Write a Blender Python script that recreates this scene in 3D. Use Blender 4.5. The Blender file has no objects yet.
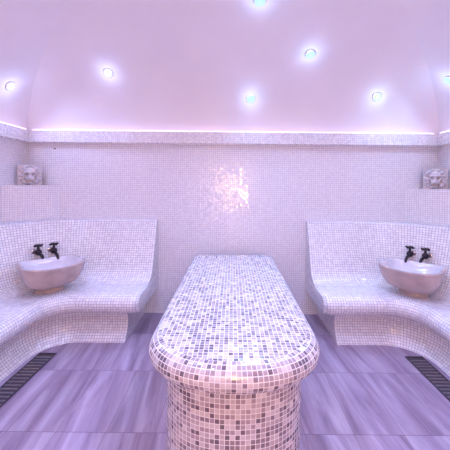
import bpy, bmesh, math, random
from mathutils import Vector, Matrix
random.seed(7)
PI = math.pi
S = bpy.context.scene
COL = S.collection

# room dimensions in metres (camera stands at x=0, y=0)
HW, YB, YF = 2.40, 3.50, -0.90      # half width, back wall, front wall
ZC0, ZC1 = 1.975, 2.108             # cornice bottom / top
VR_H, VR_V = 1.5, 0.95              # cove run / rise

# ------------------------------------------------------------------ helpers
def link(o, parent=None):
    COL.objects.link(o)
    if parent is not None:
        o.parent = parent
    return o

def tag(o, label=None, cat=None, group=None, kind=None):
    if label: o['label'] = label
    if cat: o['category'] = cat
    if group: o['group'] = group
    if kind: o['kind'] = kind
    return o

def empty(name, loc, rotz=0, label=None, cat=None, group=None):
    o = bpy.data.objects.new(name, None)
    o.empty_display_size = 0.1
    o.location = loc
    o.rotation_euler = (0, 0, rotz)
    link(o)
    return tag(o, label, cat, group)

def mesh_obj(name, verts, faces, mat, parent=None, uvs=None, smooth=35, recalc=True):
    """uvs: one list of (u,v) per face, in face order"""
    me = bpy.data.meshes.new(name)
    me.from_pydata([tuple(v) for v in verts], [], faces)
    if uvs:
        lay = me.uv_layers.new(name='UVMap')
        for p, fu in zip(me.polygons, uvs):
            for li, uv in zip(p.loop_indices, fu):
                lay.data[li].uv = uv
    if recalc:
        bm = bmesh.new(); bm.from_mesh(me)
        bmesh.ops.recalc_face_normals(bm, faces=bm.faces)
        bm.to_mesh(me); bm.free()
    if smooth:
        me.shade_smooth()
        me.set_sharp_from_angle(angle=math.radians(smooth))
    if mat: me.materials.append(mat)
    return link(bpy.data.objects.new(name, me), parent)

class MB:
    """collects shapes of ONE part"""
    def __init__(self): self.v = []; self.f = []; self.uv = []
    def quad(self, pts, uv=None):
        b = len(self.v); self.v += [Vector(p) for p in pts]
        self.f.append(list(range(b, b+len(pts))))
        self.uv.append(uv or [(0, 0)]*len(pts))
    def box(self, a, b):
        x0, y0, z0 = a; x1, y1, z1 = b
        P = lambda x, y, z: (x, y, z)
        def q(p, ax):
            self.quad(p, [tuple(c for i, c in enumerate(t) if i != ax) for t in p])
        q([P(x0,y0,z0),P(x1,y0,z0),P(x1,y0,z1),P(x0,y0,z1)],1)
        q([P(x1,y1,z0),P(x0,y1,z0),P(x0,y1,z1),P(x1,y1,z1)],1)
        q([P(x0,y1,z0),P(x0,y0,z0),P(x0,y0,z1),P(x0,y1,z1)],0)
        q([P(x1,y0,z0),P(x1,y1,z0),P(x1,y1,z1),P(x1,y0,z1)],0)
        q([P(x0,y0,z1),P(x1,y0,z1),P(x1,y1,z1),P(x0,y1,z1)],2)
        q([P(x0,y1,z0),P(x1,y1,z0),P(x1,y0,z0),P(x0,y0,z0)],2)
        return self
    def tube(self, pts, rads, n=14, closed_ends=True):
        """tube along pts with radii"""
        pts = [Vector(p) for p in pts]; rings = []
        up = Vector((0, 0, 1))
        for i, p in enumerate(pts):
            d = (pts[min(i+1, len(pts)-1)] - pts[max(i-1, 0)]).normalized()
            a = d.cross(up)
            if a.length < 1e-3: a = d.cross(Vector((1, 0, 0)))
            a.normalize(); b = d.cross(a)
            base = len(self.v)
            for k in range(n):
                t = 2*PI*k/n
                self.v.append(p + (a*math.cos(t) + b*math.sin(t))*rads[i])
            rings.append(base)
        for r0, r1 in zip(rings, rings[1:]):
            for k in range(n):
                k2 = (k+1) % n
                self.f.append([r0+k, r0+k2, r1+k2, r1+k]); self.uv.append([(0, 0)]*4)
        if closed_ends:
            for r in (rings[0], rings[-1]):
                self.f.append([r+k for k in range(n)]); self.uv.append([(0, 0)]*n)
        return self
    def build(self, name, mat, parent=None, smooth=35):
        return mesh_obj(name, self.v, self.f, mat, parent, self.uv, smooth)

def lathe(prof, n=32):
    """profile [(r,z)] revolved round z"""
    m = MB()
    rings = []
    for r, z in prof:
        rings.append(len(m.v))
        for k in range(n):
            a = 2*PI*k/n
            m.v.append(Vector((r*math.cos(a), r*math.sin(a), z)))
    for a, b in zip(rings, rings[1:]):
        for k in range(n):
            k2 = (k+1) % n
            m.f.append([a+k, a+k2, b+k2, b+k]); m.uv.append([(0, 0)]*4)
    for r in (rings[0], rings[-1]):
        m.f.append([r+k for k in range(n)]); m.uv.append([(0, 0)]*n)
    return m

# ------------------------------------------------------------------ materials
class NT:
    def __init__(self, name):
        self.m = bpy.data.materials.new(name); self.m.use_nodes = True
        self.t = self.m.node_tree; self.n = self.t.nodes
        self.b = self.n['Principled BSDF']
    def new(self, typ, **kw):
        x = self.n.new(typ)
        for k, v in kw.items(): setattr(x, k, v)
        return x
    def l(self, a, b): self.t.links.new(a, b)
    def math(self, op, a, b=None, c=None):
        x = self.new('ShaderNodeMath', operation=op)
        for i, v in enumerate((a, b, c)):
            if v is None: continue
            if isinstance(v, (int, float)): x.inputs[i].default_value = v
            else: self.l(v, x.inputs[i])
        return x.outputs[0]
    def vmath(self, op, a, b=None):
        x = self.new('ShaderNodeVectorMath', operation=op)
        for i, v in enumerate((a, b)):
            if v is None: continue
            if isinstance(v, tuple): x.inputs[i].default_value = v
            else: self.l(v, x.inputs[i])
        return x
    def ramp(self, fac, stops, interp='LINEAR'):
        r = self.new('ShaderNodeValToRGB'); r.color_ramp.interpolation = interp
        e = r.color_ramp.elements
        while len(e) < len(stops): e.new(0.5)
        for el, (p, c) in zip(e, stops): el.position = p; el.color = (*c, 1)
        self.l(fac, r.inputs[0]); return r.outputs[0]
    def mix(self, f, a, b):
        x = self.new('ShaderNodeMix', data_type='RGBA')
        if isinstance(f, (int, float)): x.inputs[0].default_value = f
        else: self.l(f, x.inputs[0])
        for i, v in ((6, a), (7, b)):
            if isinstance(v, tuple): x.inputs[i].default_value = (*v, 1)
            else: self.l(v, x.inputs[i])
        return x.outputs[2]

def mosaic(name, size, grout_w, stops, grout, rough=(0.12, 0.3), tilt=0.06, spec=0.5, interp='LINEAR', rowshift=0.0):
    k = NT(name)
    uv = k.new('ShaderNodeTexCoord').outputs['UV']
    s = k.vmath('SCALE', uv); s.inputs['Scale'].default_value = 1.0/size
    fl = k.vmath('FLOOR', s.outputs[0]).outputs[0]
    fr = k.vmath('FRACTION', s.outputs[0]).outputs[0]
    sep = k.new('ShaderNodeSeparateXYZ'); k.l(fr, sep.inputs[0])
    dx = k.math('ABSOLUTE', k.math('SUBTRACT', sep.outputs[0], 0.5))
    dy = k.math('ABSOLUTE', k.math('SUBTRACT', sep.outputs[1], 0.5))
    mx = k.math('MAXIMUM', dx, dy)
    g = k.math('GREATER_THAN', mx, 0.5 - grout_w/size/2)
    wn = k.new('ShaderNodeTexWhiteNoise', noise_dimensions='2D'); k.l(fl, wn.inputs['Vector'])
    c = k.ramp(wn.outputs['Value'], stops, interp)
    k.l(k.mix(g, c, grout), k.b.inputs['Base Color'])
    wn2 = k.new('ShaderNodeTexWhiteNoise', noise_dimensions='2D')
    off = k.vmath('ADD', fl, (37.2, 11.7, 0)); k.l(off.outputs[0], wn2.inputs['Vector'])
    mr = k.new('ShaderNodeMapRange'); k.l(wn2.outputs['Value'], mr.inputs[0])
    mr.inputs[3].default_value = rough[0]; mr.inputs[4].default_value = rough[1]
    k.l(k.math('MAXIMUM', mr.outputs[0], k.math('MULTIPLY', g, 0.75)), k.b.inputs['Roughness'])
    # each small tile lies at its own slight tilt
    d = k.vmath('SUBTRACT', wn2.outputs['Color'], (0.5, 0.5, 0.5))
    sc = k.vmath('SCALE', d.outputs[0]); sc.inputs['Scale'].default_value = tilt*2
    geo = k.new('ShaderNodeNewGeometry')
    nn = k.vmath('NORMALIZE', k.vmath('ADD', geo.outputs['Normal'], sc.outputs[0]).outputs[0])
    k.l(nn.outputs[0], k.b.inputs['Normal'])
    k.b.inputs['Specular IOR Level'].default_value = spec
    return k.m

def plain(name, col, rough=0.5, metal=0.0, noise=0.0, scale=20, spec=0.5):
    k = NT(name)
    k.b.inputs['Roughness'].default_value = rough
    k.b.inputs['Metallic'].default_value = metal
    k.b.inputs['Specular IOR Level'].default_value = spec
    tc = k.new('ShaderNodeTexCoord').outputs['Object']
    nz = k.new('ShaderNodeTexNoise'); nz.inputs['Scale'].default_value = scale
    nz.inputs['Detail'].default_value = 5
    k.l(tc, nz.inputs['Vector'])
    lo = tuple(max(0, c*(1-noise)) for c in col); hi = tuple(min(1, c*(1+noise)) for c in col)
    k.l(k.ramp(nz.outputs['Fac'], [(0.3, lo), (0.7, hi)]), k.b.inputs['Base Color'])
    return k.m

def glow(name, col, power):
    k = NT(name)
    k.b.inputs['Base Color'].default_value = (0.03, 0.03, 0.03, 1)
    k.b.inputs['Emission Color'].default_value = (*col, 1)
    k.b.inputs['Emission Strength'].default_value = power
    return k.m

WHITE = [(0.0, (0.78, 0.76, 0.80)), (0.5, (0.86, 0.84, 0.87)), (1.0, (0.93, 0.92, 0.94))]
M_wall = mosaic('wall_mosaic', 0.0225, 0.0030, [(0.0, (0.83, 0.81, 0.85)), (1.0, (0.91, 0.90, 0.92))], (0.50, 0.42, 0.52), rough=(0.10, 0.24), tilt=0.045, spec=1.0)
M_bench = mosaic('bench_mosaic', 0.025, 0.0030, WHITE, (0.36, 0.27, 0.35), rough=(0.12, 0.26), tilt=0.06, spec=0.7)
M_corn = mosaic('cornice_mosaic', 0.0225, 0.0022, WHITE, (0.60, 0.52, 0.60), rough=(0.2, 0.4), tilt=0.05)
M_slab = mosaic('slab_mosaic', 0.0225, 0.0030,
                [(0.0, (0.16, 0.12, 0.15)), (0.13, (0.26, 0.20, 0.24)), (0.32, (0.40, 0.32, 0.36)),
                 (0.56, (0.50, 0.43, 0.46)), (0.80, (0.64, 0.58, 0.60))],
                (0.88, 0.86, 0.88), rough=(0.14, 0.30), tilt=0.05, spec=0.8, interp='CONSTANT')
M_plaster = plain('vault_plaster', (0.87, 0.84, 0.88), 0.6, noise=0.015, scale=3)
M_stone = plain('pink_marble', (0.50, 0.395, 0.385), 0.16, noise=0.14, scale=9)
M_lit_limed = plain('lit_limed_marble', (0.72, 0.67, 0.72), 0.12, noise=0.06, scale=9)  # same basin marble, paler: light inside the bowl painted in, with some limescale
M_relief = plain('relief_stone', (0.70, 0.65, 0.69), 0.5, noise=0.06, scale=30)
M_tap = plain('dark_bronze', (0.035, 0.026, 0.035), 0.28, metal=0.6, noise=0.2)
M_chrome = plain('dull_chrome', (0.55, 0.52, 0.56), 0.25, metal=1.0, noise=0.05)
M_drain = plain('drain_metal', (0.10, 0.085, 0.11), 0.45, metal=0.5, noise=0.15)
M_bar = plain('grate_bar_metal', (0.30, 0.27, 0.31), 0.4, metal=0.7, noise=0.1)
M_ring = plain('lamp_ring', (0.75, 0.75, 0.78), 0.3, metal=0.6, noise=0.03)
M_dark = plain('black_screw', (0.03, 0.02, 0.03), 0.5)

def floor_mat():
    k = NT('floor_tiles')
    co = k.new('ShaderNodeTexCoord').outputs['Object']
    sep = k.new('ShaderNodeSeparateXYZ'); k.l(co, sep.inputs[0])
    # 0.30 x 0.60 m tiles
    tx = k.math('DIVIDE', k.math('ADD', sep.outputs[0], 20*0.30 - 0.15), 0.30)
    ty = k.math('DIVIDE', k.math('ADD', sep.outputs[1], 20*0.60 - 1.81), 0.60)
    fx = k.math('ABSOLUTE', k.math('SUBTRACT', k.math('FRACT', tx), 0.5))
    fy = k.math('ABSOLUTE', k.math('SUBTRACT', k.math('FRACT', ty), 0.5))
    gx = k.math('GREATER_THAN', fx, 0.5 - 0.0016/0.30)
    gy = k.math('GREATER_THAN', fy, 0.5 - 0.0022/0.60)
    comb = k.new('ShaderNodeCombineXYZ')
    k.l(k.math('FLOOR', tx), comb.inputs[0]); k.l(k.math('FLOOR', ty), comb.inputs[1])
    wn = k.new('ShaderNodeTexWhiteNoise', noise_dimensions='2D'); k.l(comb.outputs[0], wn.inputs['Vector'])
    # long soft streaks running down the room, broken per tile
    c2 = k.new('ShaderNodeCombineXYZ')
    k.l(k.math('MULTIPLY_ADD', sep.outputs[1], 0.10, k.math('MULTIPLY', sep.outputs[0], 1.0)), c2.inputs[0])
    k.l(k.math('MULTIPLY', sep.outputs[1], 0.10), c2.inputs[1])
    k.l(k.math('MULTIPLY', wn.outputs['Value'], 7.0), c2.inputs[2])
    nz = k.new('ShaderNodeTexNoise'); nz.inputs['Scale'].default_value = 11; nz.inputs['Detail'].default_value = 6
    nz.inputs['Roughness'].default_value = 0.6; nz.inputs['Distortion'].default_value = 0.6
    k.l(c2.outputs[0], nz.inputs['Vector'])
    col = k.ramp(nz.outputs['Fac'], [(0.30, (0.22, 0.15, 0.23)), (0.47, (0.35, 0.26, 0.37)), (0.58, (0.43, 0.34, 0.46)), (0.72, (0.56, 0.47, 0.60))])
    hv = k.new('ShaderNodeHueSaturation'); k.l(col, hv.inputs['Color'])
    k.l(k.math('MULTIPLY_ADD', wn.outputs['Value'], 0.16, 0.92), hv.inputs['Value'])
    g = k.math('MAXIMUM', gx, gy)
    k.l(k.mix(k.math('MULTIPLY', g, 0.8), hv.outputs[0], (0.16, 0.10, 0.14)), k.b.inputs['Base Color'])
    k.b.inputs['Roughness'].default_value = 0.30
    return k.m
M_floor = floor_mat()

# ------------------------------------------------------------------ setting
def structure(o): o['kind'] = 'structure'; return o

T = 0.12
structure(MB().box((-HW-T, YF-T, -0.1), (HW+T, YB+T, 0)).build('floor', M_floor))
def wall(name, a, b):
    return structure(MB().box(a, b).build(name, M_wall))
wall('wall_back', (-HW-T, YB, 0), (HW+T, YB+T, 2.2))
wall('wall_front', (-HW-T, YF-T, 0), (HW+T, YF, 2.2))
wall('wall_left', (-HW-T, YF, 0), (-HW, YB, 2.2))
wall('wall_right', (HW, YF, 0), (HW+T, YB, 2.2))

# vaulted plaster ceiling: a cove on each of the four sides meeting in groins
def cove(t):
    if t >= VR_H: return VR_V
    return VR_V*math.sqrt(max(0, 1-(1-t/VR_H)**2))
def zvault(x, y):
    return ZC1 + cove(min(HW-abs(x), YB-y, y-YF))
N_T, N_S = 26, 30
ts = [VR_H*(1-math.cos(PI/2*i/N_T)) for i in range(N_T+1)]
m = MB()
def sector(p0, p1, n_in):
    p0 = Vector(p0); p1 = Vector(p1); d = (p1-p0).normalized(); L = (p1-p0).length; n_in = Vector(n_in)
    base = len(m.v)
    for t in ts:
        for s in range(N_S+1):
            q = p0 + d*(t + (L-2*t)*s/N_S) + n_in*t
            m.v.append(Vector((q.x, q.y, ZC1+cove(t))))
    for i in range(N_T):
        for s in range(N_S):
            a = base+i*(N_S+1)+s
            m.f.append([a, a+1, a+N_S+2, a+N_S+1]); m.uv.append([(0, 0)]*4)
sector((-HW, YB), (HW, YB), (0, -1)); sector((HW, YF), (-HW, YF), (0, 1))
sector((-HW, YF), (-HW, YB), (1, 0)); sector((HW, YB), (HW, YF), (-1, 0))
m.quad([(-HW+VR_H, YF+VR_H, ZC1+VR_V), (HW-VR_H, YF+VR_H, ZC1+VR_V), (HW-VR_H, YB-VR_H, ZC1+VR_V), (-HW+VR_H, YB-VR_H, ZC1+VR_V)])
structure(m.build('ceiling', M_plaster, smooth=8))

# cornice band on each wall (bevelled box with its own tiles)
CD = 0.055
structure(MB().box((-HW, YB-CD, ZC0), (HW, YB, ZC1)).build('trim_1', M_corn))
structure(MB().box((-HW, YF, ZC0), (-HW+CD, YB-CD, ZC1)).build('trim_2', M_corn))
structure(MB().box((HW-CD, YF, ZC0), (HW, YB-CD, ZC1)).build('trim_3', M_corn))
structure(MB().box((-HW+CD, YF, ZC0), (HW-CD, YF+CD, ZC1)).build('trim_4', M_corn))

# ------------------------------------------------------------------ benches
R0, R1, WN = 1.08, 0.21, 0.75
def rad(w): return R0 + (R1-R0)*w/WN
XEND, XBASE, YEND = 0.862, 1.005, 0.30
def stations(x0):
    st = [('b', x0), ('b', x0+0.004), ('b', x0+0.012), ('b', x0+0.03), ('b', x0+0.06), ('b', x0+0.10), ('b', 1.18), ('b', 1.30)]
    st += [('a', i/16) for i in range(17)]
    st += [('s', y) for y in (2.3, 2.0, 1.6, 1.2, 0.8, YEND+0.10, YEND+0.05, YEND+0.02, YEND)]
    return st
def at(st, w):
    w = w + 0.003
    k, v = st; r = rad(w)
    if k == 'b': return Vector((-v, YB-w))
    if k == 'a':
        a = PI/2 + PI/2*v
        return Vector((-HW+w+r + r*math.cos(a), YB-w-r + r*math.sin(a)))
    return Vector((-HW+w, v))
def sweep(name, prof, wref, x0, mat, parent, sx, round_end=0.0, smooth=40, off=(0, 0)):
    st = stations(x0)
    us = [0.0]
    for a, b in zip(st, st[1:]): us.append(us[-1] + (at(b, wref)-at(a, wref)).length)
    vs = [0.0]
    n = len(prof)
    for i in range(n):
        a, b = prof[i], prof[(i+1) % n]; vs.append(vs[-1]+math.hypot(a[0]-b[0], a[1]-b[1]))
    V = []; F = []; UV = []
    zt = max(p[1] for p in prof)
    for i, s in enumerate(st):
        e = us[i]; de = 0
        if round_end and e < round_end:
            de = round_end - math.sqrt(max(0, round_end**2-(round_end-e)**2))
        for w, z in prof:
            ww = w - de*max(0, min(1, (w-0.45)/0.2)) if de else w
            zz = z - de*0.35*max(0, (z-0.36)/(0.465-0.36)) if (de and w > 0.35) else z
            p = at(s, ww)
            V.append((p.x*sx, p.y, zz))
    for i in range(len(st)-1):
        for j in range(n):
            j2 = (j+1) % n
            F.append([i*n+j, i*n+j2, (i+1)*n+j2, (i+1)*n+j])
            UV.append([(us[i], vs[j]), (us[i], vs[j+1]), (us[i+1], vs[j+1]), (us[i+1], vs[j])])
    for i in (0, len(st)-1):
        F.append([i*n+j for j in range(n)]); UV.append([(w+0.003, z) for w, z in prof])
    me_parent_loc = parent.location
    V = [Vector(v)-me_parent_loc for v in V]
    return mesh_obj(name, V, F, mat, parent, UV, smooth)

SZ, BZ = 0.465, 1.09
def arc(cx, cz, r, a0, a1, n): return [(cx+r*math.cos(math.radians(a0+(a1-a0)*i/n)), cz+r*math.sin(math.radians(a0+(a1-a0)*i/n))) for i in range(n+1)]
# backrest: leans on the wall, sweeps into the seat in a soft fillet
P0 = Vector((0.060, BZ-0.02)); P1 = Vector((0.215, 0.62))
back_prof = [(0.0, SZ), (0.0, BZ), (0.045, BZ), (0.056, BZ-0.006)]
back_prof += [tuple(P0.lerp(P1, i/6)) for i in range(7)]
q0, q1, q2 = Vector(P1), Vector((0.262, 0.48)), Vector((0.40, SZ+0.0005))
back_prof += [tuple((q0*(1-t)**2 + q1*2*t*(1-t) + q2*t*t)) for t in [i/9 for i in range(1, 10)]]
# seat: flat top and rounded nose
seat_prof = [(0.0, 0.292), (0.0, SZ), (0.30, SZ), (0.45, SZ), (0.56, SZ), (0.61, SZ-0.002)]
seat_prof += arc(0.655, SZ-0.092, 0.090, 80, -65, 10)
seat_prof += [(0.66, 0.292)]
# front: pinched under the nose and flaring to a foot
base_prof = [(0.0, 0.0), (0.0, 0.292), (0.630, 0.292), (0.598, 0.26), (0.578, 0.22), (0.572, 0.17), (0.580, 0.12), (0.604, 0.07), (0.634, 0.03), (0.662, 0.0)]
def bench(sx, label):
    root = empty('bench', (sx*-1.9, 2.6, 0), 0, label, 'bench')
    sweep('base', base_prof, 0.62, XBASE, M_bench, root, sx)
    sweep('seat', seat_prof, 0.62, XEND, M_bench, root, sx, round_end=0.07)
    sweep('backrest', back_prof, 0.16, XEND, M_bench, root, sx)
    # level ledge filling the corner behind the curved backrest
    st = [s for s in stations(XEND) if s[0] == 'a']
    out = [at(s, 0.0) for s in st]
    top = [(p.x*sx, p.y, BZ) for p in out] + [(-HW*sx, YB, BZ)]
    bot = [(x, y, BZ-0.06) for x, y, z in top]
    n = len(top); V = [Vector(v)-root.location for v in top+bot]
    F = [list(range(n)), list(range(n, 2*n))] + [[i, (i+1) % n, n+(i+1) % n, n+i] for i in range(n)]
    UV = [[(v[0], v[1]) for v in top]]*2 + [[(top[i][0]+top[i][1], BZ), (top[(i+1) % n][0]+top[(i+1) % n][1], BZ), (top[(i+1) % n][0]+top[(i+1) % n][1], BZ-0.06), (top[i][0]+top[i][1], BZ-0.06)] for i in range(n)]
    mesh_obj('corner_ledge', V, F, M_bench, root, UV, 30)
    return root
bench(1, 'white mosaic bench wrapping the left corner, with high backrest and rounded seat edge')
bench(-1, 'white mosaic bench wrapping the right corner, with high backrest and rounded seat edge')

# ------------------------------------------------------------------ tiled corner blocks with the lion reliefs
BLK, ZB = 0.38, 1.476
def corner_block(sx, label):
    root_loc = Vector((-HW*sx, YB, BZ))
    e = 0.002
    tri = [(-HW+e, YB-e), (-HW+e, YB-BLK), (-HW+BLK, YB-e)]
    V = [Vector((x*sx, y, z))-root_loc for z in (BZ+0.001, ZB) for x, y in tri]
    L = BLK*math.sqrt(2)
    F = [[0, 1, 2], [3, 4, 5], [1, 2, 5, 4], [0, 1, 4, 3], [0, 2, 5, 3]]
    UV = [[(0, 0), (0, BLK), (BLK, 0)]]*2 + [[(0, BZ), (L, BZ), (L, ZB), (0, ZB)]] + [[(0, BZ), (BLK, BZ), (BLK, ZB), (0, ZB)]]*2
    o = mesh_obj('corner_block', V, F, M_wall, None, UV, 0)
    o.location = root_loc
    return tag(o, label, 'ledge')
corner_block(1, 'white mosaic block filling the back left corner above the bench backrest')
corner_block(-1, 'white mosaic block filling the back right corner above the bench backrest')

def gs(u, v, cu, cv, su, sv): return math.exp(-((u-cu)/su)**2-((v-cv)/sv)**2)
def sst(a, b, x):
    t = max(0, min(1, (x-a)/(b-a))); return t*t*(3-2*t)
def lion_h(u, v):
    w_ = v + 0.02
    r = math.hypot(u*0.94, w_*0.94); a = math.atan2(w_, u)
    fr = ((u/0.56)**2 + ((v-0.02)/0.70)**2)**0.5                            # 1 at the face's edge
    tuft = abs(math.sin(7*a + 2.2*r + 0.6*math.sin(3*a)))                   # ridged locks of the mane
    tuft2 = abs(math.sin(11*a - 4.0*r))
    mane = 0.012 + 0.013*tuft*sst(0.85, 1.15, fr) + 0.006*tuft2*sst(1.1, 1.4, fr)
    h = (1-sst(0.90, 1.0, r + 0.05*(1-tuft)))*mane
    h += 0.022*(1-sst(0.72, 1.08, fr))                                      # face mask
    h += 0.010*math.exp(-((u/0.40)**4+((v-0.46)/0.22)**4))                  # forehead
    h += 0.012*sum(math.exp(-(((u-s*0.26)/0.19)**4+((v-0.24-0.25*abs(u-s*0.1))/0.065)**4)) for s in (-1, 1))
    h -= 0.024*sum(math.exp(-(((u-s*0.27)/0.15)**4+((v-0.07-0.22*(abs(u)-0.25))/0.075)**4)) for s in (-1, 1))
    h += 0.009*sum(gs(u, v, s*0.26, 0.065, 0.065, 0.045) for s in (-1, 1))
    h += 0.018*math.exp(-((u/(0.10+0.10*max(0, 0.2-v)))**4+((v-0.02)/0.32)**6))   # bridge widening to the nose
    h += 0.010*math.exp(-((u/0.17)**4+((v+0.21)/0.085)**4))                 # nose pad
    h += 0.024*sum(math.exp(-(((u-s*0.16)/0.18)**4+((v+0.40)/0.16)**4)) for s in (-1, 1))   # whisker pads
    h -= 0.012*gs(u, v, 0, -0.42, 0.03, 0.14)                               # cleft
    h -= 0.008*sum(gs(u, v, s*0.09, -0.26, 0.035, 0.03) for s in (-1, 1))
    h -= 0.042*math.exp(-((u/0.30)**6+((v+0.64+0.25*u*u)/0.085)**4))        # open mouth
    h += 0.020*math.exp(-((u/0.24)**4+((v+0.82)/0.09)**4))                  # chin
    h -= 0.018*sum(math.exp(-(((u-s*0.47)/0.09)**4+((v+0.36)/0.24)**4)) for s in (-1, 1))   # beside the muzzle
    h += 0.014*sum(gs(u, v, s*0.62, 0.60, 0.13, 0.13) for s in (-1, 1))
    h -= 0.016*sum(gs(u, v, s*0.62, 0.59, 0.06, 0.07) for s in (-1, 1))
    return max(0.0, h)
def lion(sx, label):
    s = 0.165                                        # distance from the corner along its diagonal
    loc = Vector(((-HW+s*0.7071)*sx, YB-s*0.7071, ZB+0.001))
    face = math.atan2(-1, sx)                        # looks into the room
    root = empty('lion_plaque', loc, face+PI/2-sx*math.radians(14), label, 'wall relief')
    H = 0.114
    pb = MB().box((-H, -0.014, 0), (H, 0.020, 2*H))
    # raised rim of the square panel
    for a, b in (((-H, -0.022, 0), (-H+0.012, -0.014, 2*H)), ((H-0.012, -0.022, 0), (H, -0.014, 2*H)),
                 ((-H+0.012, -0.022, 2*H-0.012), (H-0.012, -0.014, 2*H)), ((-H+0.012, -0.022, 0), (H-0.012, -0.014, 0.010))):
        pb.box(a, b)
    pb.build('panel', M_relief, root, 30)
    n = 90; V = []; F = []; K = H*0.96
    for j in range(n+1):
        for i in range(n+1):
            u = -1+2*i/n; v = -1+2*j/n
            V.append((u*K, -0.0145-1.45*lion_h(u, v), H+v*K))
    b = (n+1)**2
    for j in range(n):
        for i in range(n):
            a = j*(n+1)+i; F.append([a, a+1, a+n+2, a+n+1])
    # closed back
    per = [i for i in range(n+1)] + [(j+1)*(n+1)-1 for j in range(1, n+1)] + [n*(n+1)+i for i in range(n-1, -1, -1)] + [j*(n+1) for j in range(n-1, 0, -1)]
    for p in per: V.append((V[p][0], -0.0135, V[p][2]))
    q = len(per)
    for i in range(q): F.append([per[i], per[(i+1) % q], b+(i+1) % q, b+i])
    F.append([b+i for i in range(q)])
    mesh_obj('lion_head', V, F, M_relief, root, None, 60)
lion(1, 'square grey stone lion head relief standing in the back left corner')
lion(-1, 'square grey stone lion head relief standing in the back right corner')

# ------------------------------------------------------------------ marble basins
def basin_outline(th):
    """unit D-shaped outline with a lobed front; local -y is the front"""
    c, s = math.cos(th), math.sin(th)
    p = 4.5
    r = (abs(c)**p + abs(s)**p)**(-1/p)
    x, y = r*c, r*s
    if y < 0:
        lob = 1 + 0.035*math.cos(6*(th+PI/2))
        x *= lob; y *= lob
    return x, y
def basin(sx, label):
    s, tg = 0.925, 0.030
    loc = Vector(((-HW+(s+tg)*0.7071)*sx, YB-(s-tg)*0.7071, SZ+0.001))
    face = math.atan2(-1, sx)
    root = empty('basin', loc, face+PI/2, label, 'basin')
    n = 72
    # (half width, half depth, y shift, z, lobe strength)
    outer = [(0.105, 0.085, 0.048, 0.0, 0), (0.128, 0.100, 0.048, 0.0, 0), (0.130, 0.102, 0.048, 0.010, 0), (0.120, 0.092, 0.048, 0.030, 0),
             (0.124, 0.096, 0.048, 0.040, .1), (0.165, 0.132, 0.028, 0.062, .3), (0.202, 0.166, 0.008, 0.098, .5), (0.226, 0.190, 0.002, 0.142, .7), (0.241, 0.206, 0.0, 0.192, .9),
             (0.250, 0.216, 0.0, 0.240, 1), (0.257, 0.224, 0.0, 0.268, 1), (0.261, 0.228, 0.0, 0.282, 1), (0.258, 0.225, 0.0, 0.288, 1), (0.240, 0.207, 0.0, 0.289, 1)]
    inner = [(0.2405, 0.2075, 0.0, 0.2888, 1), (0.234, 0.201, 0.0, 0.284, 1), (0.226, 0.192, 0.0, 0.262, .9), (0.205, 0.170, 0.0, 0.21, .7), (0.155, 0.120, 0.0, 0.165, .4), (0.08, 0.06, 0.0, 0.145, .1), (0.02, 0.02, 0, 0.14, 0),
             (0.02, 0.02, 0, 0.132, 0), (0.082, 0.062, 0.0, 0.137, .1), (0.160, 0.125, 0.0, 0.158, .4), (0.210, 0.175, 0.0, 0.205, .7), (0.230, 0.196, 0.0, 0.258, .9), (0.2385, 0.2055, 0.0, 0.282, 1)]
    def shell(name, rings, mat, loop):
        V = []; F = []
        for a, b, dy, z, lo in rings:
            for k in range(n):
                th = 2*PI*k/n
                x, y = basin_outline(th)
                ex, ey = math.cos(th), math.sin(th)
                x = ex + (x-ex)*lo; y = ey + (y-ey)*lo          # low rings are rounder
                zz = z*0.96
                if z > 0.18 and lo > 0.8:                       # rim dips in front, rises to horns at the ends
                    q = min(1, (z-0.18)/0.08)
                    zz += q*(0.012*(abs(x)**4) - 0.016*max(0, -y-0.3)*(1-abs(x)**2))
                V.append((a*x, dy+b*y, zz))
        R = len(rings)
        for r_ in range(R if loop else R-1):
            for k in range(n):
                k2 = (k+1) % n; q = (r_+1) % R
                F.append([r_*n+k, r_*n+k2, q*n+k2, q*n+k])
        if not loop:
            F.append(list(range(n)))
            F.append([(R-1)*n+k for k in range(n)])
        return mesh_obj(name, V, F, mat, root, None, 50)
    # outer body closes down its inside just behind the shell painted paler as lit
    body = outer + [(0.2395, 0.2065, 0.0, 0.281, 1), (0.2315, 0.1975, 0.0, 0.257, .9), (0.212, 0.177, 0.0, 0.203, .7), (0.162, 0.127, 0.0, 0.155, .4), (0.084, 0.064, 0, 0.134, .1), (0.02, 0.02, 0, 0.129, 0)]
    shell('bowl', body, M_stone, False)
    shell('lit_inside', inner, M_lit_limed, True)['label'] = 'polished marble inside of the bowl, paler with painted-in light and limescale'
    lathe([(0.026, 0.0), (0.026, 0.004), (0.018, 0.005), (0.016, 0.002)], 20).build('drain_ring', M_chrome, root).location = (0, 0, 0.1405)
    return root
basin(1, 'pinkish marble basin with lobed rim on the left bench')
basin(-1, 'pinkish marble basin with lobed rim on the right bench')

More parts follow.
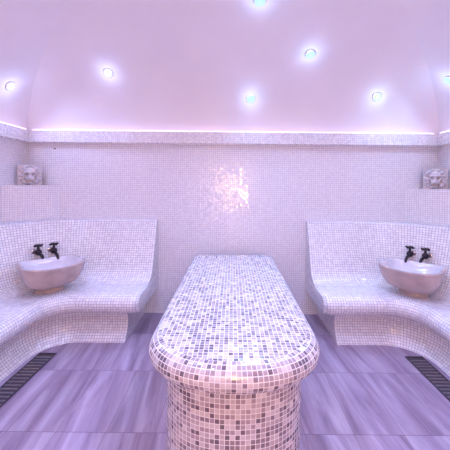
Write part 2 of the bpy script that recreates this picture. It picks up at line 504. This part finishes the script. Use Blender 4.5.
# ------------------------------------------------------------------ taps
def back_s(z):
    """distance from the room corner, along its diagonal, of the backrest face at height z"""
    for a, b in zip(back_prof[3:], back_prof[4:]):
        if b[1] <= z <= a[1]:
            w = a[0] + (b[0]-a[0])*(a[1]-z)/(a[1]-b[1]); r = rad(w)
            return (w+r)*math.sqrt(2)-r, w, r
def tap(sx, off, label):
    z = 0.802
    s, w, r = back_s(z)
    cx, cy = -HW+w+r, YB-w-r                         # centre of the backrest's curve
    a = 3*PI/4 - off/r
    p = Vector(((cx+r*math.cos(a))*sx, cy+r*math.sin(a), z))
    nrm = Vector((-math.cos(a)*sx, -math.sin(a)))
    root = empty('tap', p, math.atan2(nrm.y, nrm.x)+PI/2, label, 'tap')
    # local -y points into the room
    kids = []
    m_ = MB().tube([(0, 0.012, 0), (0, -0.006, 0), (0, -0.010, 0)], [0.026, 0.026, 0.020], 20); m_.build('wall_flange', M_chrome, root)
    kids += [MB().tube([(0, 0.010, 0), (0, -0.020, 0), (0, -0.030, 0), (0, -0.042, 0), (0, -0.056, 0), (0, -0.070, 0), (0, -0.080, 0), (0, -0.086, 0)],
              [0.013, 0.014, 0.019, 0.026, 0.029, 0.026, 0.019, 0.010], 20).build('body', M_tap, root)]
    kids += [MB().tube([(0, -0.060, -0.010), (0, -0.084, -0.018), (0, -0.104, -0.032), (0, -0.116, -0.052), (0, -0.119, -0.072), (0, -0.119, -0.082)],
              [0.015, 0.014, 0.0135, 0.013, 0.0145, 0.0145], 16).build('spout', M_tap, root)]
    kids += [MB().tube([(0, -0.056, 0.020), (0, -0.056, 0.036), (0, -0.056, 0.046), (0, -0.056, 0.058)], [0.014, 0.011, 0.009, 0.009], 14).build('stem', M_tap, root)]
    hm = MB()
    for d in ((1, 0), (0, 1)):
        hm.tube([(-d[0]*0.040, -0.056-d[1]*0.040, 0.060), (-d[0]*0.030, -0.056-d[1]*0.030, 0.060), (0, -0.056, 0.060), (d[0]*0.030, -0.056+d[1]*0.030, 0.060), (d[0]*0.040, -0.056+d[1]*0.040, 0.060)],
                [0.009, 0.0105, 0.0075, 0.0105, 0.009], 12)
    hm.tube([(0, -0.056, 0.052), (0, -0.056, 0.068), (0, -0.056, 0.074)], [0.013, 0.013, 0.006], 14)
    kids += [hm.build('cross_handle', M_tap, root)]
    for o in kids:                                   # taps are turned towards the middle of the room
        o.rotation_euler = (0, 0, sx*math.radians(24)); o.scale = (1.12, 1.12, 1.12)
tap(1, -0.046, 'dark tap over the left basin, the one nearer the side wall')
tap(1, 0.100, 'dark tap over the left basin, the one nearer the room middle')
tap(-1, 0.100, 'dark tap over the right basin, the one nearer the room middle')
tap(-1, -0.046, 'dark tap over the right basin, the one nearer the side wall')

# ------------------------------------------------------------------ massage slab in the middle
SX0, SYF, SYB, SH = 0.016, 1.215, 3.27, 0.75
def slab_outline(hw, y0, y1, fr, br, n=40):
    """closed plan outline: rounded front (depth fr), small rounded back corners"""
    pts = []
    p = 2.25
    for i in range(n+1):                       # front, from left to right
        a = PI + PI*i/n
        c, s = math.cos(a), math.sin(a)
        pts.append((hw*math.copysign(abs(c)**(2/p), c), y0+fr + fr*math.copysign(abs(s)**(2/p), s)))
    for y in [y0+fr+(y1-br-y0-fr)*i/10 for i in range(1, 10)]: pts.append((hw, y))
    for i in range(7):
        a = PI/2*i/6; pts.append((hw-br+br*math.cos(a), y1-br+br*math.sin(a)))
    for i in range(1, 6): pts.append((hw-br-(2*hw-2*br)*i/6, y1))
    for i in range(7):
        a = PI/2+PI/2*i/6; pts.append((-hw+br+br*math.cos(a), y1-br+br*math.sin(a)))
    for y in [y1-br+(y0+fr-y1+br)*i/10 for i in range(1, 10)]: pts.append((-hw, y))
    return pts
def ring_solid(name, secs, mat, parent, topcap=True):
    """secs: list of (inset, z); u runs round the perimeter, v down the section, top cap planar"""
    V = []; F = []; UV = []
    outs = []
    for ins, z in secs:
        o = slab_outline(0.432-ins, SYF+ins, SYB-ins, 0.37-ins*0.9, max(0.02, 0.13-ins))
        outs.append(o); V += [(x, y, z) for x, y in o]
    n = len(outs[0])
    ref = outs[len(outs)//2]
    us = [0.0]
    for i in range(n): us.append(us[-1]+math.dist(ref[i], ref[(i+1) % n]))
    vs = [0.0]
    for a, b in zip(secs, secs[1:]): vs.append(vs[-1]+math.hypot(a[0]-b[0], a[1]-b[1]))
    for r in range(len(secs)-1):
        for i in range(n):
            j = (i+1) % n
            F.append([r*n+i, r*n+j, (r+1)*n+j, (r+1)*n+i])
            UV.append([(us[i], vs[r]), (us[i+1], vs[r]), (us[i+1], vs[r+1]), (us[i], vs[r+1])])
    F.append(list(range(n))); UV.append([(x+5.0, y+3.0) for x, y in outs[0]])
    l = (len(secs)-1)*n
    F.append([l+i for i in range(n)]); UV.append([(x, y) for x, y in outs[-1]])
    V = [Vector(v)-Vector((0, 2.2, 0)) for v in V]
    return mesh_obj(name, V, F, mat, parent, UV, 40)
slab = empty('massage_table', (SX0, 2.2, 0), 0, 'long grey and white mosaic slab table with rounded front in the room middle', 'table')
top_secs = [(0.062, SH)]
for i in range(1, 15):
    a = PI*i/14*0.94
    top_secs.append((0.062-0.062*math.sin(a), SH-0.064+0.064*math.cos(a)))
top_secs += [(0.060, SH-0.130), (0.085, SH-0.134)]
ring_solid('tabletop', top_secs, M_slab, slab)
ring_solid('pedestal', [(0.080, SH-0.1335), (0.083, SH-0.16), (0.085, 0.5), (0.087, 0.3), (0.087, 0.1), (0.085, 0.0)], M_slab, slab)

# ------------------------------------------------------------------ floor drains beside the benches
def drain(sx, label):
    root = empty('floor_drain', (sx*-1.608, 1.57, 0), 0, label, 'drain')
    w, l = 0.076, 1.07
    fr = MB()
    fr.box((-w, -l, 0.001), (w, l, 0.003))
    fr.box((-w, -l, 0.003), (-w+0.010, l, 0.009)); fr.box((w-0.010, -l, 0.003), (w, l, 0.009))
    fr.box((-w+0.010, -l, 0.003), (w-0.010, -l+0.010, 0.009)); fr.box((-w+0.010, l-0.010, 0.003), (w-0.010, l, 0.009))
    fr.build('frame', M_drain, root, 30)
    g = MB(); y = -l+0.035
    while y < l-0.03:
        g.box((-w+0.012, y-0.009, 0.003), (w-0.012, y+0.009, 0.008)); y += 0.040
    g.build('grate', M_bar, root, 30)
drain(1, 'long dark slotted floor drain along the foot of the left bench')
drain(-1, 'long dark slotted floor drain along the foot of the right bench')

tag(lathe([(0.009, 0.0), (0.009, 0.004), (0.005, 0.007)], 14).build('screw', M_dark), 'tiny dark screw head in the back wall below the left cornice', 'screw')
sc_ = bpy.data.objects['screw']; sc_.location = (-2.075, YB-0.001, 1.905); sc_.rotation_euler = (PI/2, 0, 0)

# ------------------------------------------------------------------ lights
VIOLET = (0.35, 0.46, 1.0)
def vnormal(x, y):
    e = 0.004
    gx = (zvault(x+e, y)-zvault(x-e, y))/(2*e); gy = (zvault(x, y+e)-zvault(x, y-e))/(2*e)
    return Vector((gx, gy, -1)).normalized()
def downlight(x, y, col, label, power, lens_power=1.35, group=None):
    z = zvault(x, y); n = vnormal(x, y)
    root = empty('ceiling_light', (x, y, z), 0, label, 'ceiling light', group)
    root.rotation_euler = n.to_track_quat('Z', 'Y').to_euler()
    lathe([(0.030, -0.01), (0.040, -0.01), (0.043, 0.004), (0.038, 0.010), (0.031, 0.010), (0.030, 0.0)], 28).build('trim_ring', M_ring, root)
    lathe([(0.0295, -0.008), (0.0295, 0.010), (0.024, 0.018), (0.012, 0.023), (0.002, 0.024)], 24).build('lens', glow('lens_glow', col, lens_power), root)
    root.scale = (1.3, 1.3, 1.3)
    if power:
        ld = bpy.data.lights.new('lamp_beam', 'SPOT'); ld.energy = power; ld.color = VIOLET_OF(col)
        ld.spot_size = math.radians(140); ld.spot_blend = 1.0; ld.shadow_soft_size = 0.03
        lo = bpy.data.objects.new('lamp_beam', ld); link(lo, root)
        lo.location = (0, 0, 0.03); lo.rotation_euler = (n.to_track_quat("Z","Y").inverted() @ (n+Vector((0,0,-0.5))).normalized()).to_track_quat("-Z","Y").to_euler()
        ld = bpy.data.lights.new('lamp_halo', 'POINT'); ld.energy = 0.55; ld.color = VIOLET_OF(col); ld.shadow_soft_size = 0.02
        lo = bpy.data.objects.new('lamp_halo', ld); link(lo, root); lo.location = (0, 0, 0.065)
def VIOLET_OF(c): return tuple(0.75*a+0.25*b for a, b in zip(VIOLET, c))
CW, CY_, GR, BL = (0.75, 0.85, 1.0), (0.36, 0.80, 0.78), (0.50, 0.90, 0.42), (0.65, 0.75, 1.0)
LIGHTS = [
 (9, 88, BL, 'white ceiling light at far left of the vault'),
 (107, 74, CW, 'white ceiling light on the left half of the back vault'),
 (250, 98, CY_, 'pale cyan ceiling light low on the back vault, above the slab'),
 (309, 53, CY_, 'pale cyan ceiling light halfway up the vault, right of centre'),
 (376, 95, GR, 'greenish ceiling light low on the back vault at right'),
 (448, 78, CY_, 'cyan ceiling light on the right side vault, cut by the picture edge'),
 (258, 0, CY_, 'cyan ceiling light at the top centre of the picture'),
]
FPX, VX, VY = 300.0, 232.5, 185.0
P_SPOT = 72.0
def hit(px, py):
    d = Vector(((px-VX)/FPX, 1, (VY-py)/FPX)); t = 0.5
    while t < 6:
        p = d*t
        if min(HW-abs(p.x), YB-p.y) <= 0.004 or 1.5+p.z >= zvault(p.x, p.y): break
        t += 0.002
    return p.x, p.y
LPOS = [(*hit(a, b), c, l) for a, b, c, l in LIGHTS]
for x, y, c, l in LPOS:
    print('LIGHT', round(x, 3), round(y, 3), round(zvault(x, y), 3))
    downlight(x, y, c, l, 26.0 if y > 2.9 else 60.0)
PK = (0.78, 0.66, 1.0)  # for extra downlights out of view, added for even light and bounce
for x, y, c, l in ((-0.9, 1.5, BL, 'added unseen ceiling light on the vault left of the slab front'), (0.9, 1.5, PK, 'added unseen ceiling light on the vault right of the slab front'),
                   (-0.9, 0.3, BL, 'added unseen ceiling light above the left end of the room entrance side'), (0.9, 0.3, PK, 'added unseen ceiling light above the right end of the room entrance side')):
    downlight(x, y, c, l, 75.0)

# LED strip lying on top of the cornice, hidden behind its lip, washing the vault
M_strip = glow('strip_glow', (0.84, 0.60, 1.0), 2.4)
zs = ZC1+0.001
def strip(a, b, label):
    o = MB().box(a, b).build('light_strip', M_strip, None, 0); tag(o, label, 'light strip')
strip((-HW+0.09, YB-0.050, zs), (HW-0.09, YB-0.030, zs+0.008), 'glowing strip lying on top of the back wall cornice')
strip((-HW+0.030, YF+0.09, zs), (-HW+0.050, YB-0.09, zs+0.008), 'glowing strip lying on top of the left wall cornice')
strip((HW-0.050, YF+0.09, zs), (HW-0.030, YB-0.09, zs+0.008), 'glowing strip lying on top of the right wall cornice')

# warm lamp on the front wall: the golden glint in the back wall tiles
wl = empty('wall_lamp', (0, YF, 1.40), 0, 'warm frosted cylinder lamp on the front wall facing the slab', 'lamp')
MB().box((-0.06, 0.001, -0.24), (0.06, 0.016, 0.24)).build('backplate', M_ring, wl, 30)
MB().tube([(0, 0.015, 0), (0, 0.06, 0)], [0.02, 0.02], 16).build('arm', M_ring, wl)
lathe([(0.005, -0.22), (0.06, -0.22), (0.07, -0.21), (0.07, 0.21), (0.06, 0.22), (0.005, 0.22)], 28).build('lamp_shade', glow('warm_glow', (1.0, 0.54, 0.20), 78.0), wl).location = (0, 0.13, 0)

w = bpy.data.worlds.new('World'); S.world = w; w.use_nodes = True
w.node_tree.nodes['Background'].inputs[0].default_value = (0.5, 0.4, 0.7, 1)
w.node_tree.nodes['Background'].inputs[1].default_value = 0.05

# ------------------------------------------------------------------ camera
cd = bpy.data.cameras.new('Camera'); cam = bpy.data.objects.new('Camera', cd); link(cam)
cd.sensor_width = 36; cd.lens = 36*FPX/450
cd.shift_x = -(VX-225)/450; cd.shift_y = -(225-VY)/450
cam.location = (0, 0, 1.5)
cam.rotation_euler = (Matrix.Rotation(PI/2, 4, 'X') @ Matrix.Rotation(math.radians(0.55), 4, 'Z')).to_euler()
cd.clip_start = 0.02
S.camera = cam
vs = S.view_settings
vs.view_transform = 'Standard'; vs.look = 'None'; vs.gamma = 1; vs.use_curve_mapping = False
vs.exposure = 0.27

# repeats share a group
GROUPS = {'ceiling_light': 'ceiling lights on the vault', 'tap': 'dark taps over the basins', 'basin': 'marble basins on the benches',
          'bench': 'mosaic corner benches', 'lion_plaque': 'lion reliefs in the corners', 'corner_block': 'mosaic corner blocks',
          'floor_drain': 'floor drains along the benches', 'light_strip': 'strips on top of the cornice'}
for o in S.objects:
    if o.parent is None and o.name.split('.')[0] in GROUPS:
        o['group'] = GROUPS[o.name.split('.')[0]]
